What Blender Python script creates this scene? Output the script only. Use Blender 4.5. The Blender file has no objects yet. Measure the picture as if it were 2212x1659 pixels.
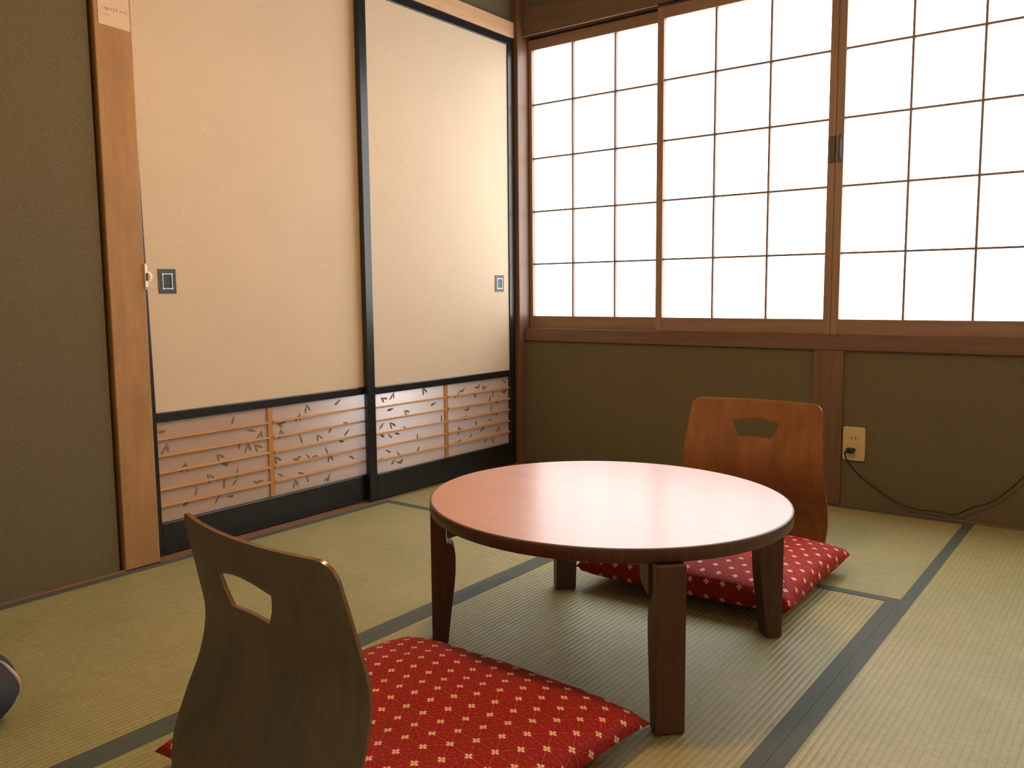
import bpy, bmesh, math, random
from mathutils import Vector, Matrix
random.seed(7)
C = bpy.context.scene.collection
PI = math.pi

# ------------------------------------------------------------------ node helpers
class NT:
    """Tiny helper that builds math / colour nodes in a material."""
    def __init__(s, name):
        s.m = bpy.data.materials.new(name); s.m.use_nodes = True
        s.t = s.m.node_tree; s.n = s.t.nodes; s.l = s.t.links
        s.b = s.n['Principled BSDF']
        s.co = s.n.new('ShaderNodeTexCoord').outputs['Object']
    def put(s, sock, v):
        if isinstance(v, bpy.types.NodeSocket): s.l.new(v, sock)
        elif isinstance(v, (tuple, list)) and len(v) == 3 and sock.type == 'RGBA': sock.default_value = (*v, 1)
        else: sock.default_value = v
    def m_(s, op, a, b=0.0, c=None):
        n = s.n.new('ShaderNodeMath'); n.operation = op
        s.put(n.inputs[0], a); s.put(n.inputs[1], b)
        if c is not None: s.put(n.inputs[2], c)
        return n.outputs[0]
    def xyz(s, v=None):
        n = s.n.new('ShaderNodeSeparateXYZ'); s.l.new(v or s.co, n.inputs[0]); return n.outputs
    def scale(s, sx, sy, sz, v=None):
        n = s.n.new('ShaderNodeMapping'); s.l.new(v or s.co, n.inputs[0]); n.inputs['Scale'].default_value = (sx, sy, sz); return n.outputs[0]
    def noise(s, scale, detail=3, rough=.5, vec=None, dist=0):
        n = s.n.new('ShaderNodeTexNoise'); s.l.new(vec or s.co, n.inputs['Vector'])
        n.inputs['Scale'].default_value = scale; n.inputs['Detail'].default_value = detail
        n.inputs['Roughness'].default_value = rough; n.inputs['Distortion'].default_value = dist
        return n.outputs['Fac']
    def mix(s, f, a, b):
        n = s.n.new('ShaderNodeMix'); n.data_type = 'RGBA'
        s.put(n.inputs[0], f); s.put(n.inputs[6], a); s.put(n.inputs[7], b); return n.outputs[2]
    def rng(s, v, a, b, c=0., d=1., smooth=False):
        n = s.n.new('ShaderNodeMapRange'); s.put(n.inputs[0], v)
        if smooth: n.interpolation_type = 'SMOOTHSTEP'
        for i, q in enumerate((a, b, c, d)): n.inputs[i+1].default_value = q
        return n.outputs[0]
    def bump(s, h, strength, dist=.001, prev=None):
        n = s.n.new('ShaderNodeBump'); s.l.new(h, n.inputs['Height'])
        n.inputs['Strength'].default_value = strength; n.inputs['Distance'].default_value = dist
        if prev: s.l.new(prev, n.inputs['Normal'])
        s.l.new(n.outputs[0], s.b.inputs['Normal']); return n.outputs[0]
    def done(s, col=None, rough=.5, spec=.5, metal=0, coat=0, coat_rough=.1):
        if col is not None: s.put(s.b.inputs['Base Color'], col)
        s.put(s.b.inputs['Roughness'], rough); s.b.inputs['Specular IOR Level'].default_value = spec
        s.b.inputs['Metallic'].default_value = metal
        s.b.inputs['Coat Weight'].default_value = coat; s.b.inputs['Coat Roughness'].default_value = coat_rough
        return s.m

def wood(name, c1, c2, axis='Z', rough=.45, spec=.4, mott=0., gscale=60, coat=0, coat_rough=.15):
    t = NT(name)
    st = {'X': (.06, 1, 1), 'Y': (1, .06, 1), 'Z': (1, 1, .06)}[axis]
    g = t.noise(gscale, 5, .6, t.scale(*st), .6)
    g2 = t.noise(gscale*4, 2, .6, t.scale(*st))
    col = t.mix(t.rng(g, .35, .68), c1, c2)
    col = t.mix(t.rng(g2, .45, .7, 0, .3), col, tuple(x*.6 for x in c1))
    if mott:
        col = t.mix(t.rng(t.noise(9, 4, .65), .42, .66, 0, mott), col, tuple(x*.6 for x in c1))
    t.bump(g2, .12, .0006)
    return t.done(col, rough, spec, coat=coat, coat_rough=coat_rough)

M = {}
def plaster(name, c1, c2):
    t = NT(name)
    n1 = t.noise(420, 4, .7); n2 = t.noise(5, 4, .6)
    col = t.mix(t.rng(n1, .4, .6), c1, tuple(x*.9 for x in c2))
    col = t.mix(t.rng(n2, .4, .7, 0, .25), col, tuple(x*.75 for x in c1))
    t.bump(n1, .5, .0012)
    return t.done(col, .9, .15)
M['plaster'] = plaster('olive_plaster', (.164, .138, .084), (.126, .104, .061))
M['ceiling'] = wood('ceiling_board', (.56, .42, .27), (.48, .35, .22), 'X', .6)
M['pale_wall'] = plaster('pale_cream_plaster', (.80, .72, .60), (.76, .68, .55))
def post_wood():
    t = NT('honey_wood_post')
    g = t.noise(45, 5, .6, t.scale(1, 1, .06), .6); sp = t.noise(520, 3, .7); mo = t.noise(11, 5, .68, t.scale(1, 1, .45))
    col = t.mix(t.rng(g, .35, .68), (.385, .205, .080), (.31, .158, .054))
    col = t.mix(t.rng(mo, .42, .62, 0, .6), col, (.235, .125, .048))
    col = t.mix(t.rng(sp, .42, .66, 0, .45), col, (.48, .285, .135))
    t.bump(sp, .15, .0006)
    return t.done(col, .55, .3)
M['post'] = post_wood()
M['frame_v'] = wood('brown_wood_vertical', (.182, .098, .060), (.138, .072, .043), 'Z', .42)
M['frame_h'] = wood('brown_wood_horizontal', (.172, .094, .064), (.128, .068, .046), 'X', .42)
M['shoji_v'] = wood('pale_brown_wood_vertical', (.300, .185, .125), (.230, .138, .092), 'Z', .45)
M['shoji_h'] = wood('pale_brown_wood_horizontal', (.280, .170, .115), (.215, .128, .086), 'X', .45)
M['lattice'] = wood('thin_lattice_wood', (.215, .150, .115), (.165, .112, .086), 'Z', .5)
M['lintel_x'] = wood('dark_lintel_wood', (.155, .100, .062), (.120, .076, .046), 'X', .6)
M['lintel_y'] = wood('pinkish_lintel_wood', (.68, .43, .26), (.60, .37, .21), 'Y', .5)
M['strip_y'] = wood('threshold_wood', (.26, .125, .065), (.20, .095, .05), 'Y', .5)
M['slat'] = wood('pine_slat', (.60, .32, .12), (.50, .25, .085), 'Y', .45)
M['mullion'] = wood('pine_mullion', (.46, .22, .075), (.38, .17, .055), 'Z', .45)

def lacquer():
    t = NT('black_lacquer'); n = t.noise(300, 3, .6)
    t.bump(n, .08, .0005)
    return t.done((.010, .010, .011), t.rng(n, .3, .7, .24, .36), .5)
M['lacquer'] = lacquer()

def fusuma_paper():
    t = NT('fusuma_paper')
    weave = t.noise(120, 4, .7, t.scale(1, .22, 3.2))
    blotch = t.noise(2.5, 3, .5)
    fib = t.noise(10, 2, .5, None, 1.8)
    line = t.m_('LESS_THAN', t.m_('ABSOLUTE', t.m_('SUBTRACT', fib, .5)), .0030)
    msk = t.rng(t.noise(16, 2, .5), .635, .67)
    col = t.mix(t.rng(weave, .3, .7), (.565, .450, .320), (.615, .490, .355))
    col = t.mix(t.rng(blotch, .4, .65, 0, .35), col, (.68, .53, .37))
    col = t.mix(t.m_('MULTIPLY', t.m_('MULTIPLY', line, msk), .55), col, (.93, .82, .62))
    t.bump(weave, .12, .0006)
    return t.done(col, .75, .25)
M['fusuma'] = fusuma_paper()

def shoji_paper():
    t = NT('backlit_shoji_paper')
    n = t.noise(60, 4, .6)
    e = t.mix(n, (.90, .955, 1.0), (.95, .985, 1.0))
    t.put(t.b.inputs['Emission Color'], e); t.b.inputs['Emission Strength'].default_value = 4.9
    return t.done((.8, .8, .78), .9, .1)
M['shoji_paper'] = shoji_paper()

def pane():
    t = NT('frosted_pane')
    n = t.noise(260, 4, .7); n2 = t.noise(14, 3, .6)
    col = t.mix(t.rng(n, .38, .62), (.52, .35, .25), (.64, .45, .33))
    col = t.mix(t.rng(n2, .4, .65, 0, .35), col, (.66, .46, .36))
    t.bump(n, .5, .0012)
    t.done(col, .30, .9)
    tr = t.n.new('ShaderNodeBsdfTranslucent'); tr.inputs[0].default_value = (.75, .72, .68, 1)
    mx = t.n.new('ShaderNodeMixShader'); mx.inputs[0].default_value = .35
    t.l.new(t.b.outputs[0], mx.inputs[1]); t.l.new(tr.outputs[0], mx.inputs[2]); t.l.new(mx.outputs[0], t.n['Material Output'].inputs[0])
    return t.m
M['pane'] = pane()
t = NT('leaf_on_pane'); M['leaf'] = t.done(t.mix(t.noise(200), (.20, .13, .075), (.27, .18, .11)), .45, .4)
t = NT('leaf_rim'); M['leaf_rim'] = t.done((.12, .078, .045), .4, .5)

def rush(name, ca, cb):
    t = NT(name)
    o = t.xyz()
    jit = t.noise(5, 2, .5)
    yy = t.m_('ADD', o[1], t.m_('MULTIPLY', jit, .004))
    ph = t.m_('MULTIPLY', yy, 2*PI/.0125)
    rib = t.m_('ABSOLUTE', t.m_('SINE', t.m_('MULTIPLY', ph, .5)))       # 1 on the rib, 0 in the groove
    strands = t.noise(330, 3, .75, t.scale(1, .10, 1))
    speck = t.noise(900, 2, .6, t.scale(1, .35, 1))
    col = t.mix(t.rng(strands, .3, .7), ca, cb)
    col = t.mix(t.rng(speck, .5, .72, 0, .6), col, tuple(min(1, x*1.35) for x in cb))
    col = t.mix(t.rng(t.noise(3.2, 4, .6), .4, .68, 0, .4), col, tuple(x*k for x, k in zip(ca, (.86, .95, .9))))
    col = t.mix(t.rng(rib, .0, .38, .34, 0.), col, tuple(x*.45 for x in ca))
    p = t.bump(rib, .5, .0022)
    t.bump(strands, .45, .0008, p)
    return t.done(col, .5, .42)
M['rush'] = rush('rush_weave', (.240, .214, .086), (.368, .330, .154))
def heri():
    t = NT('mat_border_cloth')
    n = t.noise(700, 3, .7, t.scale(.4, 1, 1)); col = t.mix(t.rng(n, .35, .65), (.062, .078, .066), (.090, .106, .090))
    t.bump(n, .3, .0006)
    return t.done(col, .7, .3)
M['heri'] = heri()
def tabletop():
    t = NT('reddish_veneer')
    g = t.noise(38, 5, .6, t.scale(.05, 1, 1), .5)
    col = t.mix(t.rng(g, .35, .68), (.44, .185, .118), (.40, .160, .100))
    t.b.inputs['Coat IOR'].default_value = 1.6
    return t.done(col, .36, .5, coat=.17, coat_rough=.20)
M['tabletop'] = tabletop()
M['table_wood'] = wood('dark_red_brown_wood', (.100, .045, .027), (.070, .030, .018), 'Z', .4, .4)
M['chair_ply'] = wood('chair_plywood', (.27, .118, .046), (.20, .084, .032), 'Z', .45, .3, .4, 30)
M['chair_back'] = wood('chair_back_veneer', (.135, .110, .072), (.104, .084, .054), 'Z', .5, .3, .3, 30)
M['chair_edge'] = wood('plywood_edge', (.19, .088, .032), (.13, .058, .021), 'X', .22, .6, 0, 120)
t = NT('dark_metal'); M['metal'] = t.done((.06, .06, .06), .35, .5, .6)
t = NT('aged_pull_plate'); M['pull'] = t.done(t.mix(t.noise(150), (.035, .036, .033), (.06, .06, .055)), .45, .5, .3)
t = NT('worn_silver_rim'); M['silver'] = t.done((.5, .52, .52), .3, .5, .7)
t = NT('pull_recess'); M['recess'] = t.done(t.mix(t.rng(t.noise(160, 3), .62, .68), (.012, .012, .010), (.12, .10, .08)), .4)
t = NT('ivory_plastic'); M['ivory'] = t.done((.56, .44, .24), .4)
t = NT('white_plastic'); M['white'] = t.done((.95, .94, .92), .35)
t = NT('black_rubber'); M['rubber'] = t.done((.012, .012, .012), .5)
t = NT('slot_black'); M['slot'] = t.done((.01, .008, .006), .6)
t = NT('note_paper'); M['note'] = t.done(t.mix(t.noise(60, 3), (.62, .47, .34), (.70, .54, .40)), .85, .1)
t = NT('pencil_ink'); M['ink'] = t.done((.30, .20, .13), .8, .1)
t = NT('navy_bag_cloth'); nn = t.noise(500, 3); t.bump(nn, .4, .0008); M['bag'] = t.done(t.mix(nn, (.018, .019, .026), (.032, .033, .042)), .75, .3)
t = NT('pale_piping'); M['piping'] = t.done((.50, .38, .33), .6)
t = NT('lamp_metal'); M['lampmetal'] = t.done((.5, .45, .38), .5)
t = NT('lamp_diffuser'); t.put(t.b.inputs['Emission Color'], (1, .60, .25)); t.b.inputs['Emission Strength'].default_value = 92
M['diffuser'] = t.done((.8, .75, .65), .5)

def kimono_cloth():
    t = NT('red_flower_cloth')
    uvn = t.n.new('ShaderNodeTexCoord').outputs['UV']; o = t.xyz(uvn); s = .0395; h = s*math.sqrt(3)
    # gentle weave distortion
    nx = t.m_('MULTIPLY', t.m_('SUBTRACT', t.noise(7, 1, .5), .5), .006)
    X = t.m_('ADD', o[0], nx); Y = t.m_('ADD', o[1], nx)
    def cell(ox, oy):
        a = t.m_('SUBTRACT', t.m_('WRAP', t.m_('ADD', X, ox), s, 0.), s/2)
        b = t.m_('SUBTRACT', t.m_('WRAP', t.m_('ADD', Y, oy), h, 0.), h/2)
        return a, b
    def wrapc(v, off, per):
        n = s_wrap(v, off, per); return n
    def s_wrap(v, off, per):
        n = t.n.new('ShaderNodeMath'); n.operation = 'WRAP'
        t.put(n.inputs[0], t.m_('ADD', v, off)); n.inputs[1].default_value = per/2; n.inputs[2].default_value = -per/2
        return n.outputs[0]
    def flower(ox, oy):
        a = s_wrap(X, ox, s); b = s_wrap(Y, oy, h)
        r = t.m_('SQRT', t.m_('ADD', t.m_('MULTIPLY', a, a), t.m_('MULTIPLY', b, b)))
        th = t.m_('ARCTAN2', b, a)
        c2 = t.m_('ABSOLUTE', t.m_('COSINE', t.m_('MULTIPLY', th, 2)))
        lim = t.m_('MULTIPLY', t.m_('POWER', c2, .55), .0068)
        pet = t.rng(t.m_('SUBTRACT', lim, r), -.0003, .0003)
        cen = t.rng(r, .0011, .0016, 1, 0)
        return pet, cen
    p1, c1 = flower(0, 0); p2, c2 = flower(s/2, h/2)
    pet = t.m_('MAXIMUM', p1, p2); cen = t.m_('MAXIMUM', c1, c2)
    fine = t.noise(1400, 2, .6)
    def lines(ang, per, off, w):
        d = t.m_('ADD', t.m_('MULTIPLY', X, math.cos(ang)), t.m_('MULTIPLY', Y, math.sin(ang)))
        q = t.m_('ABSOLUTE', s_wrap(d, off, per))
        return t.rng(q, w*.5, w, 1, 0)
    L = None
    for k in range(3):
        a = lines(PI/2+k*PI/3, h/2, 0, .00045)
        L = a if L is None else t.m_('MAXIMUM', L, a)
    L2 = None
    for k in range(3):
        a = lines(k*PI/3, s/2, 0, .00035)
        L2 = a if L2 is None else t.m_('MAXIMUM', L2, a)
    dash = t.rng(t.noise(520, 1, .5), .44, .52)
    lin = t.m_('MULTIPLY', t.m_('MAXIMUM', t.m_('MULTIPLY', L, .6), t.m_('MULTIPLY', L2, .28)), dash)
    base = t.mix(t.rng(fine, .35, .65), (.335, .012, .010), (.27, .009, .008))
    base = t.mix(t.rng(t.noise(22, 3, .6), .45, .7, 0, .35), base, (.22, .02, .006))
    col = t.mix(lin, base, (.80, .42, .33))
    col = t.mix(pet, col, (.86, .62, .40))
    col = t.mix(cen, col, (.45, .22, .04))
    t.bump(fine, .25, .0006)
    return t.done(col, .75, .2)
M['cloth'] = kimono_cloth()

# ------------------------------------------------------------------ mesh helpers
def link(name, bm, mats, parent=None, smooth=False, bevel=0):
    bmesh.ops.recalc_face_normals(bm, faces=bm.faces)
    me = bpy.data.meshes.new(name); bm.to_mesh(me); bm.free()
    for m in (mats if isinstance(mats, (list, tuple)) else [mats]): me.materials.append(M[m] if isinstance(m, str) else m)
    o = bpy.data.objects.new(name, me); C.objects.link(o)
    if parent: o.parent = parent
    if smooth:
        for p in me.polygons: p.use_smooth = True
    if bevel:
        b = o.modifiers.new('bevel', 'BEVEL'); b.width = bevel; b.segments = 2; b.limit_method = 'ANGLE'; b.angle_limit = math.radians(40)
    return o
def box(bm, x0, x1, y0, y1, z0, z1, mi=0):
    v = [bm.verts.new((x, y, z)) for z in (z0, z1) for y in (y0, y1) for x in (x0, x1)]
    for f in ((0, 1, 3, 2), (4, 6, 7, 5), (0, 4, 5, 1), (2, 3, 7, 6), (0, 2, 6, 4), (1, 5, 7, 3)):
        bm.faces.new([v[i] for i in f]).material_index = mi
def bx(name, b, mat, parent=None, bevel=.0015):
    bm = bmesh.new()
    for q in (b if isinstance(b[0], (tuple, list)) else [b]): box(bm, *q)
    return link(name, bm, mat, parent, bevel=bevel)
def prism(bm, pts, axis, a, b, mi=0):
    """extrude a 2D polygon between a and b along an axis"""
    def P(p, q): return {'X': (q, p[0], p[1]), 'Y': (p[0], q, p[1]), 'Z': (p[0], p[1], q)}[axis]
    A = [bm.verts.new(P(p, a)) for p in pts]; B = [bm.verts.new(P(p, b)) for p in pts]
    bm.faces.new(A).material_index = mi; bm.faces.new(B[::-1]).material_index = mi
    for i in range(len(pts)):
        j = (i+1) % len(pts); bm.faces.new((A[i], A[j], B[j], B[i])).material_index = mi
def tube(bm, pts, r, seg=10, mi=0):
    P = [Vector(p) for p in pts]; rings = []
    up = Vector((0, 0, 1)); prev = None
    for i, p in enumerate(P):
        d = (P[min(i+1, len(P)-1)]-P[max(i-1, 0)]).normalized()
        n = (up - d*up.dot(d)) if prev is None else (prev - d*prev.dot(d))
        if n.length < 1e-4: n = Vector((1, 0, 0))-d*d.x
        n.normalize(); prev = n; bt = d.cross(n)
        rr = r(i/(len(P)-1)) if callable(r) else r
        rings.append([bm.verts.new(p+n*math.cos(2*PI*k/seg)*rr+bt*math.sin(2*PI*k/seg)*rr) for k in range(seg)])
    for a, b in zip(rings, rings[1:]):
        for k in range(seg): bm.faces.new((a[k], a[(k+1) % seg], b[(k+1) % seg], b[k])).material_index = mi
    bm.faces.new(rings[0][::-1]); bm.faces.new(rings[-1])
def cat(pts, n=8):
    """Catmull-Rom through points"""
    P = [Vector(p) for p in pts]; P = [P[0]*2-P[1]]+P+[P[-1]*2-P[-2]]; out = []
    for i in range(1, len(P)-2):
        for k in range(n):
            t = k/n; a, b, c, d = P[i-1:i+3]
            out.append(.5*((2*b)+(c-a)*t+(2*a-5*b+4*c-d)*t*t+(3*b-a-3*c+d)*t**3))
    out.append(P[-2]); return out
def tag(o, label, cat_=None, group=None, kind=None):
    o['label'] = label
    if cat_: o['category'] = cat_
    if group: o['group'] = group
    if kind: o['kind'] = kind
    return o
def thing(name, loc, label, cat_, rz=0, group=None, kind=None):
    o = bpy.data.objects.new(name, None); C.objects.link(o); o.empty_display_size = .05
    o.location = loc; o.rotation_euler = (0, 0, rz)
    return tag(o, label, cat_, group, kind)
def S(o, label, cat_): return tag(o, label, cat_, kind='structure')

# ------------------------------------------------------------------ room shell
XR, YF, ZC = 2.66, -3.54, 2.40
S(bx('floor', [(-1.12, XR+.1, YF-.1, .20, -.12, -.05), (-1.02, -.085, -1.83, .11, -.05, -.002)], 'strip_y', bevel=0), 'wooden sub-floor beneath the straw mats', 'floor')
S(bx('ceiling', (-.20, XR+.1, YF-.1, .16, ZC, ZC+.06), 'ceiling', bevel=0), 'plain wooden board ceiling above the room', 'ceiling')
S(bx('wall_left', [(-.12, .006, YF, -1.850, -.05, ZC), (-.12, -.04, -1.851, -1.839, -.05, ZC), (-.12, -.012, -1.828, .10, 1.867, ZC), (-1.12, -1.02, -1.93, .20, -.05, 1.95), (-1.02, -.12, -1.93, -1.83, -.05, 1.95), (-1.02, -.12, .11, .20, -.05, 1.95), (-1.02, -.12, -1.93, .20, 1.87, 1.95)], 'plaster', bevel=0),
  'dark olive plaster wall left of the wooden post and above the sliding doors', 'wall')
S(bx('wall_back', [(.0, XR, .010, .11, -.05, .541), (.0, XR, .010, .11, 1.93, ZC)], 'plaster', bevel=0),
  'dark olive plaster wall below and above the paper window', 'wall')
S(bx('wall_right', (XR, XR+.1, YF, .11, -.05, ZC), 'pale_wall', bevel=0), 'cream plaster wall on the right side of the room', 'wall')
S(bx('wall_front', (-.12, XR+.1, YF-.1, YF, -.05, ZC), 'pale_wall', bevel=0), 'cream plaster wall opposite the paper window', 'wall')

S(bx('trim_1', [(.021, XR, -.004, .11, .539, .592)], 'frame_h'), 'brown wooden sill running under the paper window', 'window sill')
# lintel with its lower lip and groove
S(bx('trim_2', [(.021, XR, -.002, .11, 1.828, 1.93), (.021, XR, -.002, .006, 1.8205, 1.828), (.021, XR, .031, .034, 1.815, 1.828), (.021, XR, .067, .11, 1.80, 1.828)], 'lintel_x'),
  'dark wooden lintel above the paper window', 'lintel')
S(bx('trim_8', (.021, .649, -.0025, .006, 1.8145, 1.8195), 'shoji_h', bevel=.001), 'thin pale wooden lip along the bottom of the window lintel', 'lintel lip')
S(bx('trim_3', (-.08, .020, -.040, .11, 0, ZC), 'frame_v', bevel=.002), 'brown corner post between the sliding doors and the paper window', 'post')
S(bx('trim_4', (-.084, .004, -1.738, -.041, 1.803, 1.866), 'lintel_y'), 'pinkish brown lintel over the black framed sliding doors', 'lintel')
S(bx('trim_5', (-.084, .019, -1.840, -1.739, 0, ZC), 'post', bevel=.003), 'wide honey brown post left of the sliding doors', 'post')
S(bx('trim_6', (1.267, 1.369, -.001, .10, 0, .538), 'frame_v'), 'reddish brown post under the window behind the far chair', 'post')
S(bx('trim_7', (-.084, .021, -1.738, -.041, -.02, -.001), 'strip_y'), 'narrow wooden threshold under the sliding doors', 'threshold')
S(bx('baseboard_left', (.006, .020, YF, -1.841, -.03, .003), 'strip_y'), 'thin reddish wooden strip at the foot of the left wall', 'baseboard')
S(bx('baseboard_back', [(.021, 1.266, -.004, .010, -.03, .005), (1.370, XR, -.004, .010, -.03, .005)], 'frame_h'), 'thin brown wooden strip at the foot of the window wall', 'baseboard')

# ------------------------------------------------------------------ straw mats
def mat(name_label, x0, x1, y0, y1, along, ends=(True, True)):
    """along = axis of the long side, which carries the cloth borders"""
    g = .0003; x0 += g; x1 -= g; y0 += g; y1 -= g; hw = .028
    cx, cy = (x0+x1)/2, (y0+y1)/2
    root = thing('tatami_mat', (cx, cy, -.05), name_label, 'mat', 0 if along == 'X' else PI/2, 'straw mats covering the floor')
    L = (x1-x0 if along == 'X' else y1-y0)/2; Wd = (y1-y0 if along == 'X' else x1-x0)/2
    bx('straw_surface', (-L, L, -Wd+.004, Wd-.004, 0, .0494), 'rush', root, bevel=.001)
    for s in (-1, 1):
        bm = bmesh.new()
        a, b = sorted((s*Wd, s*(Wd-hw)))
        box(bm, -L, L, a, b, .0488, .0502)
        e0, e1 = sorted((s*Wd, s*(Wd-.0035)))
        box(bm, -L, L, e0, e1, .002, .0490)
        link('cloth_border', bm, 'heri', root)
    return root
Wm = .88
mat('straw mat lying crosswise along the window wall behind the table', .022, 2*Wm, -Wm, -.005, 'X')
mat('straw mat beside the black framed doors, left of the round table', .022, Wm, -3*Wm, -Wm, 'Y')
mat('straw mat under the round table and the near chair', Wm, 2*Wm, -3*Wm, -Wm, 'Y')
mat('straw mat at right, below the socket and running to the window wall', 2*Wm, 3*Wm, -1.737, -.005, 'Y')
mat('straw mat at the lower right corner, nearest the camera', 2*Wm, 3*Wm, YF+.01, -1.737, 'Y')
mat('straw mat crossing the near left end of the room', .022, 2*Wm, YF+.01, -3*Wm, 'X')

# ------------------------------------------------------------------ shoji window
def shoji(n, x0, x1, yf, label, z0=.592, z1=1.806, sw=.029, open_l=None, open_r=None):
    root = thing('window_%d' % n, (x0, yf, z0), label, 'window', kind='structure')
    Wd = x1-x0; H = z1-z0; dp = .030
    sl = (open_l-x0) if open_l else sw; sr = (x1-open_r) if open_r else sw
    bot = .644-z0; top = 1.763-z0
    bx('stile', (0, sl, 0, dp, 0, H), 'shoji_v', root)
    bx('stile', (Wd-sr, Wd, 0, dp, 0, H), 'shoji_v', root)
    bx('bottom_rail', (sl, Wd-sr, 0, dp, 0, bot), 'shoji_h', root)
    bx('top_rail', (sl, Wd-sr, 0, dp, top, H), 'shoji_h', root)
    bm = bmesh.new(); w = .0034
    for k in (1, 2):
        x = sl+(Wd-sl-sr)*k/3; box(bm, x-w, x+w, .006, .0205, bot, top)
    for k in range(1, 5):
        z = bot+(top-bot)*k/5; box(bm, sl, Wd-sr, .0055, .0205, z-w, z+w)
    link('lattice', bm, 'lattice', root)
    bm = bmesh.new(); box(bm, sl-.004, Wd-sr+.004, .0208, .0216, bot-.004, top+.004)
    link('paper', bm, 'shoji_paper', root)
    return root
shoji(1, .0215, .675, .034, 'leftmost paper window panel next to the corner post', open_l=.038, open_r=.645)
w2 = shoji(2, .650, 1.3195, .0, 'second paper window panel from the corner, left of the dark latch', open_l=.677, open_r=1.294)
w3 = shoji(3, 1.3205, 1.985, .0, 'paper window panel right of the dark latch', open_l=1.346, open_r=1.957)
shoji(4, 1.962, XR-.001, .034, 'rightmost paper window panel beside the right wall')
lk = thing('window_latch', (1.322, 0, 1.216), 'small dark metal latch on the meeting stiles of the paper window', 'latch')
bx('latch_plate', (-.022, -.003, -.005, -.0005, -.045, .042), 'metal', lk)
bm = bmesh.new(); box(bm, .006, .020, -.004, -.0005, -.045, .045)
link('keeper_plate', bm, 'metal', lk, bevel=.001)
bm = bmesh.new(); tube(bm, cat([(.013, -.005, .035), (.016, -.012, .022), (.017, -.014, 0), (.016, -.012, -.022), (.013, -.005, -.034)], 5), .0035)
link('lever', bm, 'metal', lk, smooth=True)

# ------------------------------------------------------------------ fusuma doors
def leaf_shapes(bm, y0, y1, z0, z1, x, n, rnd):
    done = []
    tries = 0
    while len(done) < n and tries < 4000:
        tries += 1
        cy, cz = rnd.uniform(y0+.012, y1-.012), rnd.uniform(z0+.012, z1-.012)
        if any((cy-a)**2+(cz-b)**2 < .027**2 for a, b in done): continue
        done.append((cy, cz))
        pair = rnd.random() < .4; ang = rnd.uniform(0, PI)
        for q in ((0, .0, 0), (.75, .011, .004)) if pair else ((0, 0, 0),):
            a = ang+q[0]; L = rnd.uniform(.0125, .0185); wd = rnd.uniform(.0034, .0046)
            oy, oz = cy+q[1], cz+q[2]
            for sc, xx, mi in ((1.0, x+.0002, 2), (.66, x+.0003, 1)):
                vs = []
                for i in range(17):
                    t = i/16*2
                    if t <= 1: s_, w_ = t, 1
                    else: s_, w_ = 2-t, -1
                    prof = math.sin(PI*s_**.7)**.8*wd*w_*sc if 0 < s_ < 1 else 0
                    along = (s_-.5)*2*L*(1 if sc == 1 else .86)
                    if i == 16: continue
                    yy = oy+along*math.cos(a)-prof*math.sin(a); zz = oz+along*math.sin(a)+prof*math.cos(a)
                    yy = min(max(yy, y0), y1); zz = min(max(zz, z0), z1)
                    vs.append(bm.verts.new((xx, yy, zz)))
                try: bm.faces.new(vs).material_index = mi
                except ValueError: pass
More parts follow.
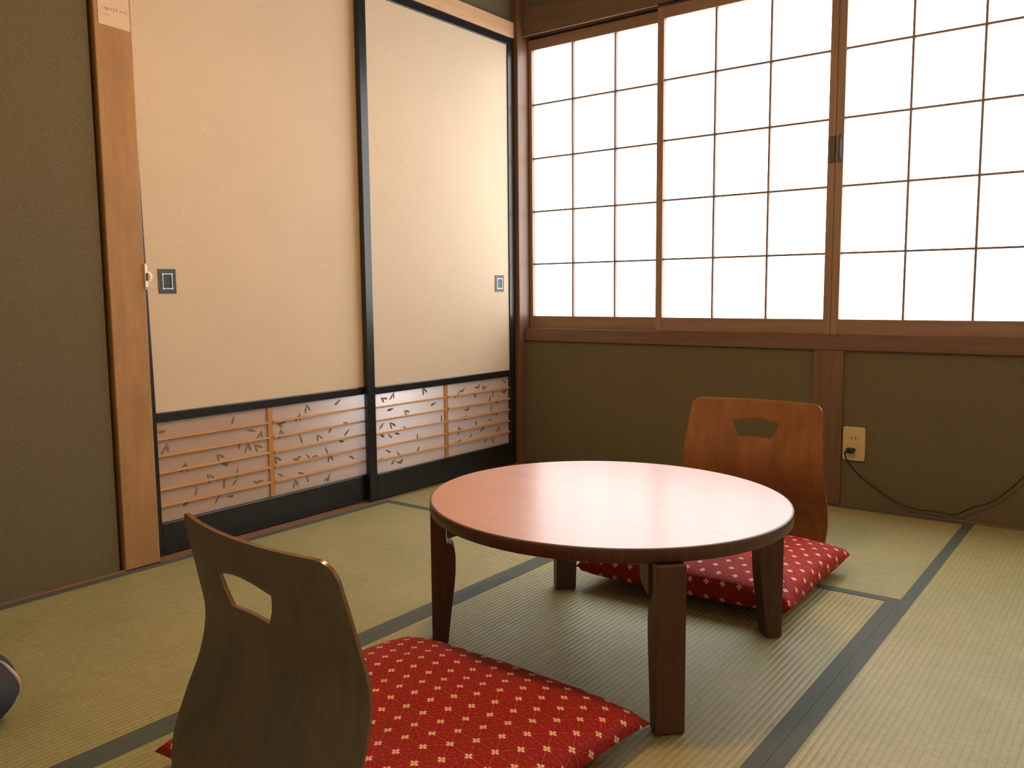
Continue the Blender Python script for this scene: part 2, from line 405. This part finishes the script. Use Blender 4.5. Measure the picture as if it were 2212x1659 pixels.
def fusuma(n, y0, y1, xf, sl, sr, mull, pull, label, seed):
    root = thing('door_%d' % n, (xf, y0, 0), label, 'sliding door', kind='structure')
    Wd = y1-y0; d = .019; zt = 1.802
    A, B = sl, Wd-sr
    bm = bmesh.new(); tp = .011 if n == 1 else 0
    prism(bm, [(0, .001), (A, .001), (A-.0005, .45), (A-tp, 1.25), (A-tp, zt), (0, zt)], 'X', -d, 0)
    link('stile', bm, 'lacquer', root, bevel=.003 if n == 2 else 0)
    bx('stile', (-d, 0, B, Wd, .001, zt), 'lacquer', root, .003)
    bx('top_rail', (-d, 0, A, B, 1.7685, zt), 'lacquer', root, .003)
    bx('middle_rail', (-d, -.0005, A, B, .386, .4135), 'lacquer', root, .003)
    bx('bottom_rail', (-d, -.0005, A, B, .001, .0945), 'lacquer', root, .003)
    bx('paper_panel', (-d+.002, -.005, A-.011 if n == 1 else A, B, .4135, 1.7685), 'fusuma', root, 0)
    bm = bmesh.new(); box(bm, -d+.001, -.0125, A, B, .0945, .386)
    leaf_shapes(bm, A+.002, B-.002, .097, .384, -.0125, 44, random.Random(seed))
    link('glass_pane', bm, ['pane', 'leaf', 'leaf_rim'], root)
    m = mull-y0
    bx('mullion', (-.0120, -.0062, m-.0095, m+.0095, .0945, .386), 'mullion', root, .0008)
    for k in range(1, 6):
        z = .0945+(.386-.0945)*k/6
        bx('slat', (-.0118, -.0015, A+.0003, m-.0098, z-.0030, z+.0030), 'slat', root, .0006)
        bx('slat', (-.0118, -.0015, m+.0098, B-.0003, z-.0030, z+.0030), 'slat', root, .0006)
        bx('slat', (-.0060, -.0015, m-.0094, m+.0094, z-.0030, z+.0030), 'slat', root, .0006) if False else None
    # recessed pull
    p0, p1 = pull[0]-y0, pull[1]-y0; q0, q1 = .750, .819
    bm = bmesh.new(); iy0, iy1, iz0, iz1 = p0+.013, p1-.013, q0+.014, q1-.014
    X = -.005+.0018
    for b in ((p0, iy0, q0, q1), (iy1, p1, q0, q1), (iy0, iy1, q0, iz0), (iy0, iy1, iz1, q1)): box(bm, -.0049, X, *b)
    h = link('door_pull', bm, 'pull', root)
    bm = bmesh.new(); r = .0011
    for b in ((iy0-r, iy0+r, iz0-r, iz1+r), (iy1-r, iy1+r, iz0-r, iz1+r), (iy0, iy1, iz0-r, iz0+r), (iy0, iy1, iz1-r, iz1+r)): box(bm, X-.0003, X+.0012, *b)
    for a in (iy0, iy1):
        for b in (iz0, iz1): box(bm, X, X+.0018, a-.0021, a+.0021, b-.0021, b+.0021)
    link('silver_rim', bm, 'silver', h)
    bm = bmesh.new(); box(bm, -.0049, -.0043, iy0, iy1, iz0, iz1); link('recess', bm, 'recess', h)
    return root
f1 = fusuma(1, -1.738, -.870, -.024, .035, .030, -1.313+.0, (-1.672, -1.618), 'left sliding door, set back behind the right one, black frame and beige paper', 3)
fusuma(2, -.917, -.043, .0, .037, .040, -.494, (-.178, -.118), 'right sliding door beside the corner post, in front of the left one', 11)

f1.rotation_euler.x = .0028
# white latch on the post edge
lt = thing('door_latch', (.019, -1.744, .797), 'small white plastic latch on the post edge beside the left sliding door', 'latch')
bm = bmesh.new(); prism(bm, [(.002, -.036), (.009, -.036), (.009, .026), (.005, .034), (.002, .034)], 'X', 0.0003, .006)
link('latch_plate', bm, 'white', lt, bevel=.001)
bm = bmesh.new(); tube(bm, cat([(.004, .006, .012), (.006, .012, .008), (.007, .0165, 0), (.006, .015, -.009), (.005, .010, -.016)], 5), lambda q: .0022+.0024*math.sin(PI*q))
link('hook', bm, 'white', lt, smooth=True)
bm = bmesh.new(); box(bm, .006, .0075, .0035, .0085, -.012, .008); link('latch_slot', bm, 'slot', lt)
bm = bmesh.new(); bmesh.ops.create_uvsphere(bm, u_segments=12, v_segments=8, radius=.0028, matrix=Matrix.Translation((.0065, .006, -.031)))
link('screw', bm, 'silver', lt, smooth=True)

# handwritten note high on the post
nt = thing('paper_note', (.0195, -1.8285, 1.437), 'pale handwritten paper note stuck high on the honey brown post', 'note')
bm = bmesh.new(); prism(bm, [(0, 0), (.084, -.003), (.083, .16), (.001, .16)], 'X', 0, .0006); link('note_sheet', bm, 'note', nt)
bm = bmesh.new()
def stroke(pts, w=.0007):
    for a, b in zip(pts, pts[1:]):
        a, b = Vector((0, *a)), Vector((0, *b)); d = (b-a).normalized(); n = Vector((0, -d.z, d.y))*w
        bm.faces.new([bm.verts.new(p+Vector((.0008, 0, 0))) for p in (a-n, b-n, b+n, a+n)])
x = .010
for glyph in ([(0, .006), (.003, .0)], [(0, .005), (.005, .006), (.004, 0)], [(0, .006), (0, 0), (.005, .001), (.005, .006), (0, .006)], [(.0, .003), (.006, .004)],
              [(0, .007), (.004, .003), (.001, .0)], [(.003, .008), (.003, -.003)], [(0, .005), (.006, .006), (.003, 0)], [(.0, .004), (.002, .005)], [(0, .006), (.003, .001), (.006, .006)],
              [(0, .004), (.005, .004)], [(.0, .002), (.004, .007), (.005, 0)], [(.002, .007), (.002, -.002)]):
    stroke([(x+a, .038+b) for a, b in glyph]); x += .0058
x = .014
for glyph in ([(0, .004), (.003, 0), (.007, .003), (.006, .009), (.001, .009), (0, .004)], [(0, .009), (.005, .004), (0, -.001), (.008, -.001)], [(.0, .0), (.010, .002)]):
    stroke([(x+a, .078+b) for a, b in glyph], .0009); x += .012
stroke([(.012, .026), (.030, .0255)], .0005); stroke([(.012, .108), (.05, .107), (.07, .109)], .0006)
link('handwriting', bm, 'ink', nt)

# ------------------------------------------------------------------ socket and cable
ou = thing('wall_socket', (1.410, .010, .219), 'beige double wall socket on the plaster right of the brown post', 'socket')
bm = bmesh.new()
def rrect(w, h, r, n=6):
    o = []
    for cx, cz, a0 in ((w-r, h-r, 0), (-w+r, h-r, PI/2), (-w+r, -h+r, PI), (w-r, -h+r, 1.5*PI)):
        for k in range(n+1): a = a0+k*PI/2/n; o.append((cx+r*math.cos(a), cz+r*math.sin(a)))
    return o
prism(bm, rrect(.0365, .058, .008), 'Y', -.008, -.0003); link('cover_plate', bm, 'ivory', ou, bevel=.0015)
bm = bmesh.new(); prism(bm, rrect(.018, .043, .003), 'Y', -.0092, -.0078); link('socket_insert', bm, 'ivory', ou, bevel=.0004)
bm = bmesh.new()
for z in (.020,):
    for x in (-.0063, .0063): box(bm, x-.0012, x+.0012, -.0097, -.009, z-.0045, z+.0045)
for x in (-.0063, .0063): box(bm, x-.0012, x+.0012, -.0097, -.009, -.0245, -.0155)
link('slots', bm, 'slot', ou) if False else bm.free()
for x, z0, z1 in ((-.0063, .0155, .0245), (.0063, .0155, .0245), (-.0063, -.0245, -.0155), (.0063, -.0245, -.0155)):
    bx('slot', (x-.0012, x+.0012, -.0097, -.009, z0, z1), 'slot', ou, 0)
pc = thing('power_cable', (1.403, -.0005, .197), 'black cable plugged into the wall socket and drooping along the wall', 'cable')
bm = bmesh.new()
prism(bm, [(p[0]*1.0, p[1]) for p in rrect(.0125, .0085, .004)], 'Y', -.020, -.0003)
tube(bm, cat([(0, -.014, 0), (-.008, -.023, -.001), (-.013, -.024, -.008), (-.013, -.022, -.017)], 5), lambda q: .0055-.003*q)
link('plug', bm, 'rubber', pc, smooth=False, bevel=.002)
bm = bmesh.new()
cab = [(1.390, -.022, .182), (1.393, -.016, .165), (1.412, -.010, .140), (1.432, -.008, .118), (1.455, -.008, .100), (1.499, -.008, .072), (1.545, -.009, .044), (1.585, -.010, .030), (1.63, -.011, .0225), (1.665, -.011, .026), (1.70, -.011, .023), (1.735, -.011, .024),
       (1.785, -.010, .056), (1.835, -.008, .080), (1.885, -.008, .130), (1.93, -.008, .185), (1.975, -.009, .230), (2.04, -.009, .235), (2.12, -.010, .15), (2.2, -.012, .04), (2.32, -.02, .006), (2.5, -.03, .005)]
tube(bm, [Vector(p)-Vector((1.403, -.0005, .197)) for p in cat(cab, 6)], .0024, 8)
link('cord', bm, 'rubber', pc, smooth=True)

# ------------------------------------------------------------------ round table
TC = Vector((1.317, -1.487, 0)); TZ = .320; TH = .026
tb = thing('round_table', (TC.x, TC.y, 0), 'low round table with a glossy reddish top and four short dark legs', 'table')
bm = bmesh.new()
ea = math.atan2(.29642, -.95506); N = 160
def rim(sc, z, dr=0):
    r = []
    for k in range(N):
        a = 2*PI*k/N; p = Vector(((.380*sc+dr)*math.cos(a), (.362*sc+dr)*math.sin(a), z))
        r.append(bm.verts.new(Matrix.Rotation(ea, 3, 'Z') @ p))
    return r
rings = [rim(1, TZ-TH, -.004), rim(1, TZ-TH+.003, 0), rim(1, TZ-.003, 0), rim(1, TZ-.0008, -.001), rim(1, TZ, -.004)]
for i, (a, b) in enumerate(zip(rings, rings[1:])):
    for k in range(N):
        f = bm.faces.new((a[k], a[(k+1) % N], b[(k+1) % N], b[k])); f.material_index = 1; f.smooth = i < 3
bm.faces.new(rings[0][::-1]).material_index = 1
bm.faces.new(rings[-1]).material_index = 0
link('tabletop', bm, ['tabletop', 'table_wood'], tb)
# leg profile: (inward, z); 0 = outer face
prof = [(.002, 0), (.032, 0), (.034, .004), (.0395, .055), (.0450, .098), (.0490, .128), (.0515, .158), (.0520, .190), (.0495, .206), (.0445, .2170), (.0335, .2190), (.0315, .2235), (.0325, .230), (.0325, TZ-TH-.0008), (0, TZ-TH-.0008), (.0, .004)]
legs = [((-.297, -.193), 223), ((.272, -.252), 315), ((.262, .255), 42), ((-.262, .238), 136)]
for (lx, ly), ang in legs:
    a = math.radians(ang); out = Vector((math.cos(a), math.sin(a), 0)); tan = Vector((-out.y, out.x, 0))
    base = Vector((lx, ly, 0))+out*.017
    def mk(name, pts, t0, t1, b, mtl):
        bm = bmesh.new()
        A = [bm.verts.new(base-out*p+tan*t0+Vector((0, 0, z))) for p, z in pts]; B = [bm.verts.new(base-out*p+tan*t1+Vector((0, 0, z))) for p, z in pts]
        bm.faces.new(A); bm.faces.new(B[::-1])
        for i in range(len(pts)): j = (i+1) % len(pts); bm.faces.new((A[i], A[j], B[j], B[i]))
        return link(name, bm, mtl, tb, bevel=b)
    mk('leg', prof, -.0255, .0255, .002, 'table_wood')
    mk('hinge_block', [(.034, .2330), (.040, .2318), (.085, .246), (.090, TZ-TH-.0008), (.034, TZ-TH-.0008)], -.030, .030, .0015, 'table_wood')

# ------------------------------------------------------------------ legless chairs
ZK = [.02, .08, .14, .20, .26, .32, .38, .42]
WK = [.198, .206, .209, .207, .203, .198, .193, .188]
DK = [-.056, -.049, -.026, 0, .010, .0, -.013, -.021]
def interp(z, K, V):
    if z <= K[0]: return V[0]+(V[1]-V[0])/(K[1]-K[0])*(z-K[0])
    if z >= K[-1]: return V[-1]+(V[-1]-V[-2])/(K[-1]-K[-2])*(z-K[-1])
    i = max(j for j in range(len(K)-1) if K[j] <= z); h = K[i+1]-K[i]; t = (z-K[i])/h
    sl = lambda j: (V[min(j+1, len(V)-1)]-V[max(j-1, 0)])/(K[min(j+1, len(V)-1)]-K[max(j-1, 0)])
    return (2*t**3-3*t*t+1)*V[i]+(t**3-2*t*t+t)*h*sl(i)+(-2*t**3+3*t*t)*V[i+1]+(t**3-t*t)*h*sl(i+1)
ZT = .428
def back_v(u, z): return interp(z, ZK, DK)+(.738+.135*(z-.2))*u*u
def make_chair(label, loc, rz):
    root = thing('legless_chair', loc, label, 'chair', rz, 'legless chairs at the round table')
    # outline, anticlockwise from bottom left
    zb = .014; r = .031; right = []
    for i in range(41):
        z = zb+(ZT-r-zb)*i/40; right.append((interp(z, ZK, WK), z))
    wt = interp(ZT-r, ZK, WK)
    for k in range(1, 24): a = k/24*PI/2; right.append((wt-r+r*math.cos(a), ZT-r+r*math.sin(a)))
    outer = [(u, z) for u, z in right]+[(wt-r-(2*(wt-r))*i/24, ZT) for i in range(25)]+[(-u, z) for u, z in right[::-1]]+[(-.198+.396*i/30, zb) for i in range(1, 30)]
    hole = []
    tl, tr, bl, br = (-.067, .362), (.067, .362), (-.047, .317), (.047, .317)
    n = 20
    for i in range(n+1): s = i/n; hole.append((tr[0]+(tl[0]-tr[0])*s, tr[1]+.0105*math.sin(PI*s)))
    for i in range(1, 8): s = i/8; hole.append((tl[0]+(bl[0]-tl[0])*s-.003*math.sin(PI*s), tl[1]+(bl[1]-tl[1])*s))
    for i in range(n+1): s = i/n; hole.append((bl[0]+(br[0]-bl[0])*s, bl[1]+.004*math.sin(PI*s)))
    for i in range(1, 8): s = i/8; hole.append((br[0]+(tr[0]-br[0])*s+.003*math.sin(PI*s), br[1]+(tr[1]-br[1])*s))
    hc = (0, .345)
    def ang(p): return math.atan2(p[1]-hc[1], p[0]-hc[0])
    def hit(poly, a):
        d = (math.cos(a), math.sin(a)); best = None
        for i in range(len(poly)):
            p, q = poly[i], poly[(i+1) % len(poly)]; e = (q[0]-p[0], q[1]-p[1]); den = d[0]*e[1]-d[1]*e[0]
            if abs(den) < 1e-12: continue
            w = (p[0]-hc[0], p[1]-hc[1]); t = (w[0]*e[1]-w[1]*e[0])/den; s = (w[0]*d[1]-w[1]*d[0])/den
            if t > 0 and -1e-9 <= s <= 1+1e-9: best = t if best is None else max(best, t)
        return (hc[0]+d[0]*best, hc[1]+d[1]*best)
    angs = sorted(set(round(ang(p), 5) for p in outer) | set(round(ang(p), 5) for p in hole))
    R = 14; T = .0040; bm = bmesh.new(); gf, gb = [], []
    for a in angs:
        o, h = hit(outer, a), hit(hole, a); f_, b_ = [], []
        for k in range(R+1):
            t = k/R; u, z = h[0]+(o[0]-h[0])*t, h[1]+(o[1]-h[1])*t; e = 1e-3
            du = Vector((1, (back_v(u+e, z)-back_v(u-e, z))/(2*e), 0)); dz = Vector((0, (back_v(u, z+e)-back_v(u, z-e))/(2*e), 1))
            nrm = dz.cross(du).normalized(); p = Vector((u, back_v(u, z), z))
            if nrm.y < 0: nrm = -nrm
            tt = T*(.72 if k in (0, R) else 1.0)
            f_.append(bm.verts.new(p+nrm*tt)); b_.append(bm.verts.new(p-nrm*tt))
        gf.append(f_); gb.append(b_)
    n = len(angs); gfs = set(v for q in gf for v in q)
    for i in range(n):
        j = (i+1) % n
        for k in range(R):
            for g, mi in ((gf, 0), (gb, 2)):
                f = bm.faces.new((g[i][k], g[i][k+1], g[j][k+1], g[j][k])); f.smooth = True; f.material_index = mi
        for k in (0, R):
            f = bm.faces.new((gf[i][k], gf[j][k], gb[j][k], gb[i][k])); f.material_index = 1; f.smooth = True
            for ed in f.edges:
                if (ed.verts[0] in gfs) == (ed.verts[1] in gfs): ed.smooth = False
    link('backrest', bm, ['chair_ply', 'chair_edge', 'chair_back'], root)
    # seat board, bent up slightly where it meets the backrest
    bm = bmesh.new(); nu, nv = 14, 16; top, bot = [], []
    for j in range(nv+1):
        v = -.045+.43*j/nv; ra, rb = [], []
        for i in range(nu+1):
            s = -1+2*i/nu; w = .195-.02*(j/nv)**2; u = s*w
            z = .003+.010*math.exp(-((v+.045)/.03)**2)+.004*s*s
            if j == 0: vv = v+.73*u*u
            else: vv = v+.73*u*u*(1-j/nv)
            ra.append(bm.verts.new((u, vv, z+.011))); rb.append(bm.verts.new((u, vv, z)))
        top.append(ra); bot.append(rb)
    for j in range(nv):
        for i in range(nu):
            bm.faces.new((top[j][i], top[j][i+1], top[j+1][i+1], top[j+1][i])).smooth = True
            bm.faces.new((bot[j][i], bot[j+1][i], bot[j+1][i+1], bot[j][i+1])).smooth = True
        for i in (0, nu): bm.faces.new((top[j][i], top[j+1][i], bot[j+1][i], bot[j][i])).material_index = 1
    for j in (0, nv):
        for i in range(nu): bm.faces.new((top[j][i], top[j][i+1], bot[j][i+1], bot[j][i])).material_index = 1
    link('seat', bm, ['chair_ply', 'chair_edge'], root)
    return root
CH1 = (1.270, -2.328, 0.0006); CH2 = (1.301, -.620, .0006)
make_chair('near legless plywood chair seen from behind, curved dark backrest with a fan-shaped hole', CH1, -.101)
make_chair('far legless plywood chair facing the table in front of the window wall', CH2, 3.203)

# ------------------------------------------------------------------ floor cushions
def cushion(label, quad, z0, H, seed, rot, droop, wr=1.0, up_=.66, dn_=.34, ex_=.36):
    cx = sum(p[0] for p in quad)/4; cy = sum(p[1] for p in quad)/4
    root_loc = Vector((cx, cy, z0)); R = Matrix.Rotation(-rot, 3, 'Z')
    Q = [R @ Vector((p[0]-cx, p[1]-cy, 0)) for p in quad]          # BL, BR, TR, TL
    rnd = random.Random(seed); ph = [rnd.uniform(0, 6.28) for _ in range(6)]
    n = 56; bm = bmesh.new(); uvtag = bm.faces.layers.int.new('side'); G = {}
    for side in (1, -1):
        for j in range(n+1):
            for i in range(n+1):
                u, v = i/n, j/n
                edge = i in (0, n) or j in (0, n)
                if edge and side == -1: G[side, i, j] = G[1, i, j]; continue
                s, t = 2*u-1, 2*v-1
                s2 = s-.030*s*(1-t*t)*s*s*1.3; t2 = t-.030*t*(1-s*s)*t*t*1.3    # edges pulled in between the corners
                uu, vv = (s2+1)/2, (t2+1)/2
                p = Q[0]*(1-uu)*(1-vv)+Q[1]*uu*(1-vv)+Q[2]*uu*vv+Q[3]*(1-uu)*vv
                f = max(0, (1-s**4)*(1-t**4)) if False else max(0, (1-abs(s)**2.6)*(1-abs(t)**2.6))
                th = H*f**ex_
                if side == 1:
                    z = th*up_+.0035*wr*math.sin(9*s+ph[0])*math.sin(7*t+ph[1])*f-.006*math.exp(-(s*s+t*t)/.02)
                    e = min(1-abs(s), 1-abs(t)); z += .0012*wr*math.sin(34*(s if 1-abs(t) < 1-abs(s) else t)+ph[2])*math.exp(-e/.10)*min(1, e*25)
                else: z = -th*dn_
                z -= droop*(abs(s)*abs(t))**3
                G[side, i, j] = bm.verts.new((p.x, p.y, z))
    for side in (1, -1):
        for j in range(n):
            for i in range(n):
                q = [G[side, i, j], G[side, i+1, j], G[side, i+1, j+1], G[side, i, j+1]]
                ff = bm.faces.new(q if side == 1 else q[::-1]); ff.smooth = True; ff[uvtag] = side
    # cloth coordinates measured along the surface, so the print is not stretched on the sides
    U = {}
    for side in (1, -1):
        c = n//2
        for j in range(n+1):
            U[side, c, j, 0] = G[side, c, j].co.x; U[side, j, c, 1] = G[side, j, c].co.y
            for i in range(c, n): U[side, i+1, j, 0] = U[side, i, j, 0]+(G[side, i+1, j].co-G[side, i, j].co).length; U[side, j, i+1, 1] = U[side, j, i, 1]+(G[side, j, i+1].co-G[side, j, i].co).length
            for i in range(c, 0, -1): U[side, i-1, j, 0] = U[side, i, j, 0]-(G[side, i-1, j].co-G[side, i, j].co).length; U[side, j, i-1, 1] = U[side, j, i, 1]-(G[side, j, i-1].co-G[side, j, i].co).length
    uvl = bm.loops.layers.uv.new('cloth'); idx = {}
    for (sd, i, j), v in G.items(): idx.setdefault(v, {})[sd] = (i, j)
    for f in bm.faces:
        sd = f[uvtag]
        for lpp in f.loops:
            i, j = idx[lpp.vert][sd]; lpp[uvl].uv = (U[sd, i, j, 0], U[sd, i, j, 1])
    o = link('floor_cushion', bm, 'cloth')
    o.location = root_loc; o.rotation_euler = (0, 0, rot)
    return tag(o, label, 'cushion', 'red flower-patterned floor cushions')
cushion('red flower-patterned floor cushion on the near chair, lower centre of the photo', [(1.000, -2.325), (1.575, -2.37), (1.585, -1.790), (1.020, -1.775)], .043, .076, 4, -.09, .010)
cushion('red flower-patterned floor cushion on the far chair, behind the table', [(1.065, -1.215), (1.610, -1.190), (1.604, -.715), (1.070, -.700)], .047, .092, 9, .05, .0, 1.0, .56, .44, .28)

# ------------------------------------------------------------------ dark bag at the left edge
bg = thing('shoulder_bag', (.555, -2.478, 0), 'dark navy rounded bag with pale piping on the floor at the left edge', 'bag', .0)
bm = bmesh.new(); nu, nv = 40, 24
def bagp(a, b, k=1.0):
    ca, sa, cb, sb = math.cos(a), math.sin(a), math.cos(b), math.sin(b)
    sp = lambda x, e: math.copysign(abs(x)**e, x)
    return Vector((.165*k*sp(cb, .85)*sp(ca, .9), .120*k*sp(cb, .85)*sp(sa, .9), .064+.063*k*sp(sb, .85)))
rr = []
for j in range(1, nv):
    b = -PI/2+PI*j/nv; rr.append([bm.verts.new(bagp(2*PI*i/nu, b)) for i in range(nu)])
lo, hi = bm.verts.new((0, 0, .001)), bm.verts.new((0, 0, .127))
for a, b in zip(rr, rr[1:]):
    for i in range(nu): bm.faces.new((a[i], a[(i+1) % nu], b[(i+1) % nu], b[i])).smooth = True
for i in range(nu): bm.faces.new((lo, rr[0][(i+1) % nu], rr[0][i])).smooth = True; bm.faces.new((hi, rr[-1][i], rr[-1][(i+1) % nu])).smooth = True
link('bag_body', bm, 'bag', bg)
bm = bmesh.new()
keys = cat([(1.05, .85, 0), (1.0, .65, 0), (.93, .45, 0), (.92, .20, 0), (.97, -.05, 0), (.97, -.28, 0), (.84, -.45, 0), (.62, -.55, 0)], 6)
tube(bm, [bagp(k.x, k.y, 1.004) for k in keys], lambda q: .0010+.0030*max(0, math.sin(PI*min(1, q/.78))), 8)
link('piping', bm, 'piping', bg, smooth=True)

# ------------------------------------------------------------------ ceiling lamp (above the frame)
LX, LY = 1.25, -1.76
lp = thing('pendant_lamp', (LX, LY, 1.64), 'round pendant lamp hanging over the table', 'lamp')
def disc(name, r, z0, z1, mtl, par):
    bm = bmesh.new(); prism(bm, [(r*math.cos(2*PI*k/40), r*math.sin(2*PI*k/40)) for k in range(40)], 'Z', z0, z1); return link(name, bm, mtl, par)
disc('diffuser', .095, 0, .085, 'diffuser', lp); disc('lamp_shade', .19, .086, .105, 'lampmetal', lp)
disc('lamp_cord', .004, .105, ZC-1.64-.012, 'rubber', lp); disc('ceiling_rose', .045, ZC-1.64-.03, ZC-1.64-.0005, 'lampmetal', lp)
# daylight that reaches the space behind the doors
ld = bpy.data.lights.new('hall_daylight', 'AREA'); ld.shape = 'DISK'; ld.size = .22; ld.energy = 16; ld.color = (.72, .84, 1)
lo_ = bpy.data.objects.new('hall_daylight', ld); C.objects.link(lo_); lo_.location = (-.24, -.80, .60)
lo_.rotation_euler = (Vector((-.03, -.76, .33))-Vector(lo_.location)).to_track_quat('-Z', 'Y').to_euler()

# ------------------------------------------------------------------ world, camera
w = bpy.data.worlds.new('World'); bpy.context.scene.world = w; w.use_nodes = True
w.node_tree.nodes['Background'].inputs[0].default_value = (.8, .9, 1, 1); w.node_tree.nodes['Background'].inputs[1].default_value = .6
cam = bpy.data.cameras.new('camera'); co = bpy.data.objects.new('camera', cam); C.objects.link(co)
cam.sensor_width = 36; cam.lens = 36*1832.7/2212; cam.clip_start = .02
yaw, pit, rol = -.64917, -.10585, -.00914
f = Vector((math.sin(yaw)*math.cos(pit), math.cos(yaw)*math.cos(pit), math.sin(pit)))
r = Vector((math.cos(yaw), -math.sin(yaw), 0)); u = r.cross(f)
r2 = math.cos(rol)*r+math.sin(rol)*u; u2 = -math.sin(rol)*r+math.cos(rol)*u
mt = Matrix((r2, u2, -f)).transposed().to_4x4(); mt.translation = (2.21246, -2.9877, .740565)
co.matrix_world = mt
sc = bpy.context.scene; sc.camera = co
vs = sc.view_settings; vs.view_transform = 'Standard'; vs.look = 'None'; vs.gamma = 1; vs.exposure = 0.12; vs.use_curve_mapping = False
